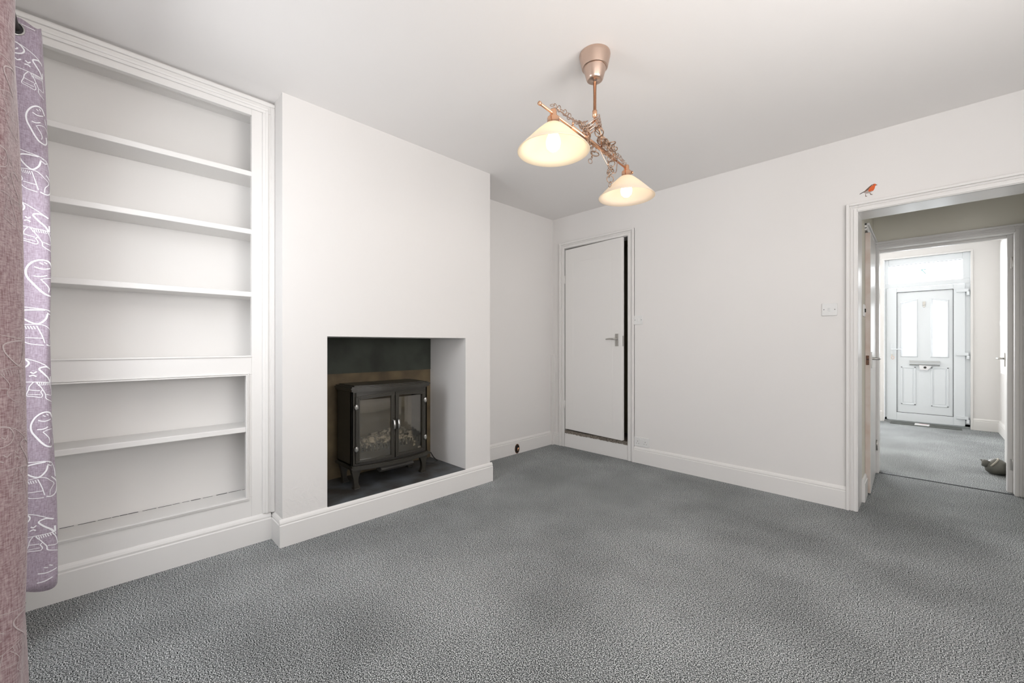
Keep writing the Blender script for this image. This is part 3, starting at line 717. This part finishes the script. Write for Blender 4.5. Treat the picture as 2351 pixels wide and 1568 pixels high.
for t in (0, 1):
    p = LXY(t)
    MB().lathe([(0, 2.098), (.012, 2.097), (.0145, 2.092), (.0145, 2.070), (.0155, 2.068), (.024, 2.064), (.0255, 2.060), (.0255, 2.038), (.033, 2.034), (.033, 2.031), (.02, 2.030), (0, 2.030)], (p.x, p.y, 0), 28).build('lamp_holder', 'copper', pl_)
    MB().lathe(SHP, (p.x, p.y, 0), 56).build('lamp_shade', 'shade', pl_)['label'] = 'white glass cone shade, glowing'
    MB().lathe([(.013, 2.033), (.014, 2.015), (.018, 2.00), (.028, 1.975), (.031, 1.958), (.027, 1.938), (.015, 1.926), (0, 1.923)], (p.x, p.y, 0), 24).build('bulb', 'bulb', pl_)
    l = bpy.data.lights.new('bulb_light', 'POINT'); l.energy = .75 if t == 0 else .5; l.color = (1, .86, .58) if t == 0 else (1, .80, .68); l.shadow_soft_size = .035
    o = bpy.data.objects.new('bulb_light', l); COL.objects.link(o); o.location = (p.x, p.y, 1.90)

# ---- ring chain draped over the lamp
rc = thing('ring_chain', (C_.x, C_.y, 2.2), 'thin metal ring chain tangled and draped over the lamp bar', 'chain')
n0 = 20; ring = MB().tube([(math.cos(2*PI*k/n0), math.sin(2*PI*k/n0), 0) for k in range(n0)], .125, 6, closed=True)
ringo = []
def add_ring(p, r, rot):
    if not ringo:
        o = ring.build('ring', 'chain'); ringo.append(o)
    else:
        o = ringo[0].copy(); COL.objects.link(o); ringo.append(o)
    o.parent = rc; o.matrix_parent_inverse = Matrix.Identity(4)
    o.location = Vector(p)-rc.location; o.rotation_euler = rot; o.scale = (r*1.08, r*1.08, r*1.08)
def chain(pts, sizes, jit=.002):
    pts = [Vector(p) for p in pts]; d = 0; k = 0; seg = 0; pos = pts[0].copy(); acc = 0
    L = [0]
    for a, b in zip(pts, pts[1:]): L.append(L[-1]+(b-a).length)
    s = 0
    while s < L[-1] and len(ringo) < 140:
        r = sizes[k % len(sizes)]
        j = max(i for i in range(len(L)) if L[i] <= s); j = min(j, len(pts)-2)
        q = (s-L[j])/max(1e-6, L[j+1]-L[j]); p = pts[j].lerp(pts[j+1], q); t = (pts[j+1]-pts[j]).normalized()
        # ring contains its travel direction; alternate the twist
        base = t.to_track_quat('X', 'Z').to_euler().to_quaternion()
        tw = Matrix.Rotation((PI/2 if k % 2 else .15)+random.uniform(-.6, .6), 3, 'X').to_quaternion()
        add_ring(p+Vector([random.uniform(-jit, jit) for _ in range(3)]), r, (base @ tw).to_euler())
        s += r*1.75; k += 1
sm = [.009, .0105, .0085, .011]; bg = [.017, .012, .019, .014]
chain([bp3(0, 2.115), bp3(.10, 2.125), bp3(.22, 2.118), bp3(.34, 2.13), bp3(.46, 2.155)], sm, .004)
chain([bp3(.30, 2.12, .01), bp3(.33, 2.085, .02), bp3(.38, 2.05, .02)], bg, .005)
chain([bp3(.40, 2.13, -.01), bp3(.46, 2.09, -.012), bp3(.48, 2.04, -.01), bp3(.47, 1.99, -.01)], sm, .005)
chain([bp3(.52, 2.15), bp3(.58, 2.12, .015), bp3(.66, 2.12, .01), bp3(.72, 2.105, .01)], bg, .007)
chain([bp3(.58, 2.13, -.01), bp3(.70, 2.125, -.01), bp3(.80, 2.12), bp3(.90, 2.108), bp3(.99, 2.105)], sm, .004)
chain([bp3(.64, 2.09, .02), bp3(.65, 2.02, .022), bp3(.66, 1.955, .02), bp3(.66, 1.90, .02)], [.016, .012, .0145], .004)
chain([bp3(.72, 2.08, .014), bp3(.71, 2.03, .014), bp3(.685, 1.985, .016)], [.016, .011], .004)
chain([bp3(.46, 2.17, .02), bp3(.52, 2.13, .03), bp3(.58, 2.10, .035), bp3(.66, 2.11, .03), bp3(.74, 2.10, .02)], bg, .009)
chain([bp3(.36, 2.14, -.015), bp3(.42, 2.10, -.02), bp3(.50, 2.075, -.02), bp3(.58, 2.06, -.015)], bg, .009)
chain([bp3(.55, 2.11, .01), bp3(.60, 2.08, .015), bp3(.63, 2.05, .012)], [.018, .010], .006)

# ---- curtain pole and curtain
PY = -.235
cpole = thing('curtain_pole', (-1.0, PY, 2.26), 'dark curtain pole above the window, passing through the curtain eyelets', 'curtain pole')
MB().tube([(-2.45, PY, 2.262), (1.0, PY, 2.262)], .012, 12).build('rod', 'ink', cpole)
MB().lathe([(0, -2.50), (.018, -2.495), (.024, -2.475), (.018, -2.455), (.012, -2.45)], (0, PY, 2.262), 16, ax='x').build('finial', 'ink', cpole)
for bx_ in (-2.43, .9): MB().box(bx_-.008, bx_+.008, YN, PY, 2.245, 2.252).tube([(bx_, PY, 2.249), (bx_, PY, 2.262)], .010, 10).build('bracket', 'ink', cpole)

CF = [(-2.40, -.320, -.30), (-2.378, -.23, -.20), (-2.362, -.180, -.150), (-2.345, -.171, -.138), (-2.325, -.182, -.150), (-2.312, -.22, -.20), (-2.300, -.27, -.25),
      (-2.285, -.31, -.30), (-2.26, -.29, -.285), (-2.245, -.265, -.25), (-2.225, -.30, -.29)]
CN = [(-1.66, -.31, -.30), (-1.63, -.265, -.25), (-1.60, -.27, -.26), (-1.57, -.31, -.31), (-1.54, -.29, -.26), (-1.50, -.23, -.19), (-1.46, -.170, -.145), (-1.42, -.150, -.125),
      (-1.37, -.148, -.122), (-1.32, -.165, -.140), (-1.29, -.21, -.18), (-1.27, -.26, -.23), (-1.25, -.31, -.29), (-1.22, -.27, -.25), (-1.19, -.25, -.24), (-1.17, -.30, -.29)]
def crom(P, t):
    i = max(0, min(int(t), len(P)-2)); q = t-i
    p0, p1, p2, p3 = P[max(i-1, 0)], P[i], P[i+1], P[min(i+2, len(P)-1)]
    return tuple(.5*((2*b)+(-a+c)*q+(2*a-5*b+4*c-d)*q*q+(-a+3*b-3*c+d)*q**3) for a, b, c, d in zip(p0, p1, p2, p3))
SUB = 8; ZT, ZBm, NZ = 2.298, .205, 70
def setplan(ctrl):
    global NS, plan, arc
    NS = (len(ctrl)-1)*SUB; plan = [crom(ctrl, i/SUB) for i in range(NS+1)]
    arc = [0]      # arc length
    for a, b in zip(plan, plan[1:]): arc.append(arc[-1]+math.hypot(b[0]-a[0], (b[1]-a[1])))
def cloth_pt(s, z, off=0):
    """point on the cloth: s arc length from the far edge, height z."""
    s = max(0, min(s, arc[-1]-1e-6))
    lo, hi = 0, len(arc)-1
    while hi-lo > 1:
        mm = (lo+hi)//2
        if arc[mm] <= s: lo = mm
        else: hi = mm
    q = (s-arc[lo])/(arc[hi]-arc[lo])
    k = max(0, 1-(z-ZBm)/(ZT-ZBm))
    def at(i):
        x, yt, yb = plan[i]; return (x, yt+(yb-yt)*(k**.8)+.004*math.sin(z*5+i*.25)+.003*math.sin(z*11+i*.4)*k)
    A, B = at(lo), at(hi); x = A[0]+(B[0]-A[0])*q; y = A[1]+(B[1]-A[1])*q
    tx, ty = B[0]-A[0], B[1]-A[1]; l = math.hypot(tx, ty) or 1
    nx, ny = -ty/l, tx/l                  # room-side normal
    return (x+nx*off, y+ny*off, z)
TK = .0012
def cloth_mesh():
    global cm, n1
    cm = MB(); v = []
    zs = [ZBm+(ZT-ZBm)*j/NZ for j in range(NZ+1)]
    for sgn in (0, -1):
        for j, z in enumerate(zs):
            for i in range(NS+1):
                hem = .012*math.sin(i*.33) if j == 0 else 0
                tope = .006*math.sin(i*.5) if j == NZ else 0
                v.append(cloth_pt(arc[i], z+hem+tope, sgn*TK))
    n1 = NS+1; tot = n1*(NZ+1); f = []
    for j in range(NZ):
        for i in range(NS):
            q = j*n1+i; f.append((q, q+1, q+1+n1, q+n1)); f.append((q+tot, q+n1+tot, q+1+n1+tot, q+1+tot))
    for i in range(NS):
        f.append((i, i+tot, i+1+tot, i+1)); q = NZ*n1+i; f.append((q, q+1, q+1+tot, q+tot))
    for j in range(NZ):
        q = j*n1; f.append((q, q+n1, q+n1+tot, q+tot)); q += NS; f.append((q, q+tot, q+n1+tot, q+n1))
    cm.add(v, f, 0, True)
# printed line drawings
MA = [([(130, 500), (200, 508), (260, 530), (320, 570), (385, 625)], 5), ([(125, 710), (180, 725), (270, 732), (385, 745)], 5),
      ([(385, 625), (345, 600), (305, 615), (330, 660), (365, 705), (385, 745), (388, 690)], 11), ([(125, 600), (190, 612), (238, 598), (258, 560), (232, 520), (190, 510)], 9),
      ([(150, 540), (170, 556), (190, 540)], 8), ([(200, 560), (215, 575), (225, 556)], 8), ([(150, 575), (165, 588), (182, 574)], 8),
      ([(140, 650), (160, 662), (180, 648)], 9), ([(205, 650), (220, 664), (238, 648)], 9), ([(262, 642), (276, 656), (292, 640)], 9), ([(165, 685), (185, 675), (205, 688)], 9), ([(255, 680), (275, 672), (290, 686)], 9),
      ([(275, 735), (255, 770), (250, 800), (238, 850), (268, 860), (320, 875), (326, 848), (316, 825), (330, 806)], 5), ([(250, 800), (312, 815)], 5), ([(245, 840), (315, 850)], 4),
      ([(290, 740), (320, 790), (345, 850), (350, 890), (395, 925)], 5), ([(375, 750), (390, 800), (392, 862), (350, 850)], 5)]
for k in range(9): MA.append(([(295+k*11, 738), (302+k*11, 768)], 4))
MBm = [([(395, 1070), (370, 1020), (330, 1015), (290, 1050), (265, 1110), (268, 1170), (298, 1235), (325, 1290), (350, 1325), (385, 1335), (405, 1310), (400, 1262)], 12),
       ([(305, 1080), (340, 1095), (380, 1080)], 8), ([(300, 1162), (330, 1165), (358, 1148)], 8), ([(330, 1190), (360, 1175), (400, 1180), (435, 1250)], 5),
       ([(330, 1190), (365, 1260), (362, 1300)], 5), ([(395, 1100), (402, 1150)], 6), ([(330, 1040), (345, 1052)], 6), ([(350, 1030), (362, 1045)], 6)]
MC = [([(150, 1420), (250, 1445), (340, 1460), (395, 1490), (415, 1550), (418, 1620)], 6), ([(340, 1465), (270, 1470), (225, 1490), (240, 1540), (300, 1592), (340, 1550), (352, 1500)], 11),
      ([(150, 1520), (170, 1510), (190, 1525)], 8), ([(150, 1560), (180, 1555)], 7), ([(160, 1632), (200, 1615), (260, 1600), (325, 1600), (370, 1640), (405, 1680), (375, 1730), (370, 1775)], 5),
      ([(180, 1625), (168, 1690), (168, 1740)], 5), ([(205, 1625), (245, 1690), (230, 1730), (265, 1770), (330, 1785)], 5), ([(300, 1610), (320, 1690), (335, 1765)], 5), ([(172, 1695), (235, 1705)], 5), ([(250, 1715), (325, 1722)], 5),
      ([(385, 1610), (425, 1670), (415, 1760), (385, 1790), (345, 1780)], 9), ([(350, 1490), (380, 1510), (400, 1500)], 7), ([(360, 1470), (372, 1480)], 6)]
for k in range(7): MC.append(([(215+k*12, 1612), (222+k*12, 1640)], 4))
KM = .000413
def stroke(pts, wz, s0, z0, mi, sc=1.0, flip=1, fade=1):
    """ribbon on the cloth; pts in drawing units."""
    P = []
    for j in range(len(pts)-1):
        (a, b), (c, d) = pts[j], pts[j+1]; n = max(2, int(math.hypot(c-a, d-b)/10))
        for i in range(n): P.append(crom(pts, j+i/n))
    P.append(pts[-1]); W = (wz*.72+1)*.5*KM*sc*fade*1.25
    L_, R_ = [], []
    for i in range(len(P)):
        a = P[max(i-1, 0)]; b = P[min(i+1, len(P)-1)]; tx, ty = b[0]-a[0], b[1]-a[1]; l = math.hypot(tx, ty) or 1
        s = s0+flip*(405-P[i][0])*KM*sc; z = z0-P[i][1]*KM*sc
        ns, nz = -(-ty)/l*W, -tx/l*W
        L_.append(cloth_pt(s+ns, z+nz, .0009)); R_.append(cloth_pt(s-ns, z-nz, .0009))
    n = len(P); cm.add(L_+R_, [(i, i+1, i+1+n, i+n) for i in range(n-1)], mi, True)
def zt_of_v(vpx): return H-(vpx-790)/937*1.545
base_z = zt_of_v(0)            # z for drawing y=0 (y/3.92 = photo pixels)
M['print2'] = mat('faint_curtain_print', (.55, .47, .47), .8)
def prints(edge, motifs, mi, dz, fade, reps):
    for rep in range(-1, reps):
        for mo_ in motifs:
            for pts, wd in mo_:
                z0 = base_z-rep*.57+dz; zz = [z0-p[1]*KM for p in pts]
                if max(zz) > ZT-.01 or min(zz) < ZBm+.02: continue
                stroke(pts, wd, edge, z0, mi, fade=fade)
def eyelets(parent, params):
    for fr_ in params:
        s = arc[int(fr_*SUB)]; z = 2.262
        P0 = Vector(cloth_pt(s, z, .0012)); P1 = Vector(cloth_pt(s+.004, z, .0012)); t = (P1-P0).normalized(); nrm = Vector(cloth_pt(s, z, .01))-P0; nrm.normalize()
        n = 28; MB().tube([P0+(t*math.cos(2*PI*k/n)+Vector((0, 0, 1))*math.sin(2*PI*k/n))*.024 for k in range(n)], .0035, 8, closed=True).build('eyelet', 'chrome', parent)
        dk = MB(); vv = [P0+nrm*.0006+(t*math.cos(2*PI*k/n)+Vector((0, 0, 1))*math.sin(2*PI*k/n))*.022 for k in range(n)]
        dk.add([tuple(p) for p in vv], [tuple(range(n))]); dk.build('eyelet_hole', 'hole', parent)
setplan(CF); cloth_mesh()
cu = thing('curtain', (-2.31, PY, .2), 'pale lavender curtain with white elephant line print, bunched beside the bookcase', 'curtain', 'curtains at the window')
prints(arc[int(3.2*SUB)], (MA, MBm, MC), 1, 0, 1, 4)
cm.build('cloth', ['cloth', 'print'], cu); eyelets(cu, (5.4,))
setplan(CN); cloth_mesh()
cu = thing('curtain', (-1.42, PY, .2), 'brownish mauve curtain with faint line print, nearest at the left edge of the photo', 'curtain', 'curtains at the window')
prints(arc[int(7.6*SUB)], (MA, MC), 1, -.12, .55, 4)
cm.build('cloth', ['cloth_backlit', 'print2'], cu); eyelets(cu, (5.5, 11.0))

# ---- hall things
ds = thing('door_stop', (.44, 5.44, 0), 'rounded grey door stop with a pointed end and pale band on the hall carpet', 'door stop')
bd_ = MB(); 
pr = [(0, .003), (.045, .004), (.066, .02), (.074, .05), (.068, .085), (.048, .11), (.024, .128), (0, .134)]
v_, f_ = [], []
bb = MB().lathe(pr, (0, 0, 0), 28)
bb.v = [(.448+x*1.02+(.01*z/.13), 5.44+y*.95, z*(1-.12*(x/.08))) for x, y, z in bb.v]
bb.build('body', 'stop', ds)
hd = MB(); hv, hf = lump((.388, 5.425, .085), .030, 5, (1, .9, 1.15)); hd.add(hv, hf, 0, True)
hd.add([(.352, 5.420, .113), (.352, 5.432, .113), (.388, 5.445, .096), (.388, 5.405, .096), (.384, 5.425, .112), (.372, 5.425, .070)],
       [(0, 1, 4), (0, 4, 3), (1, 2, 4), (0, 5, 1), (0, 3, 5), (1, 5, 2)])
hd.build('head', 'stop', ds)
wv = MB().tube([(.40+.045*math.sin(q)+.01, 5.44-.068*math.cos(q)*1.0, .075+.058*math.sin(q)) for q in [PI*k/14 for k in range(15)]], .006, 8)
wv.build('band', 'stop2', ds)

tag(MB().box(-.33, .36, 7.86, 8.02, 0, .008).build('door_mat', 'mat', None, .003), 'narrow dark door mat at the foot of the front door', 'door mat')
lt = thing('leaflet', (.0, 7.97, .009), 'folded leaflet lying on the dark mat below the front door', 'leaflet')
MB().prism([(-.085, 7.90), (.055, 7.88), (.07, 7.97), (-.07, 7.99)], 'z', .008, .011).prism([(-.08, 7.93), (.06, 7.91), (.065, 7.95), (-.075, 7.97)], 'z', .011, .024).build('pages', 'paper', lt)
MB().prism([(-.04, 7.925), (.045, 7.913), (.048, 7.938), (-.037, 7.95)], 'z', .024, .0246).build('printed_panel', 'pink', lt)
fl = thing('flyer', (.02, 8.06, .78), 'small white flyer with a dark round emblem poking out of the letterbox', 'flyer')
MB().prism([(-.04, .826), (.085, .818), (.05, .765), (-.032, .775)], 'y', 8.052, 8.055).prism([(-.035, .78), (.05, .772), (.05, .758), (-.03, .762)], 'y', 8.050, 8.053).build('sheet', 'paper', fl)
MB().lathe([(.015, 8.0505), (.015, 8.052)], (.02, 0, .795), 18, ax='y', caps=True).build('round_emblem', 'castd', fl)
ky = thing('door_key', (-.316, 8.05, .96), 'key with a small ring hanging in the front door lock', 'key')
MB().box(-.319, -.313, 8.035, 8.058, .956, .968).box(-.325, -.307, 8.030, 8.034, .945, .978).build('key_blade', 'chrome', ky, .001)
MB().tube([(-.308+.014*math.sin(q), 8.030, .925+.022*math.cos(q)) for q in [2*PI*k/18 for k in range(18)]], .0022, 6, closed=True).build('key_ring', 'copper', ky)
mc = thing('meter_cupboard', (.66, 6.8, .78), 'white boxed cupboard on the hall right wall beside the door handle', 'cupboard')
MB().box(.635, .6885, 6.3, 7.35, .78, 2.3).build('body', 'satin', mc, .004)
MB().box(.628, .635, 6.34, 7.31, .82, 2.26).build('cupboard_door', 'satin', mc, .003)
MB().tube([(.632, 7.325, 1.32), (.632, 7.325, 1.40)], .006, 8).build('hinge', 'chrome', mc)
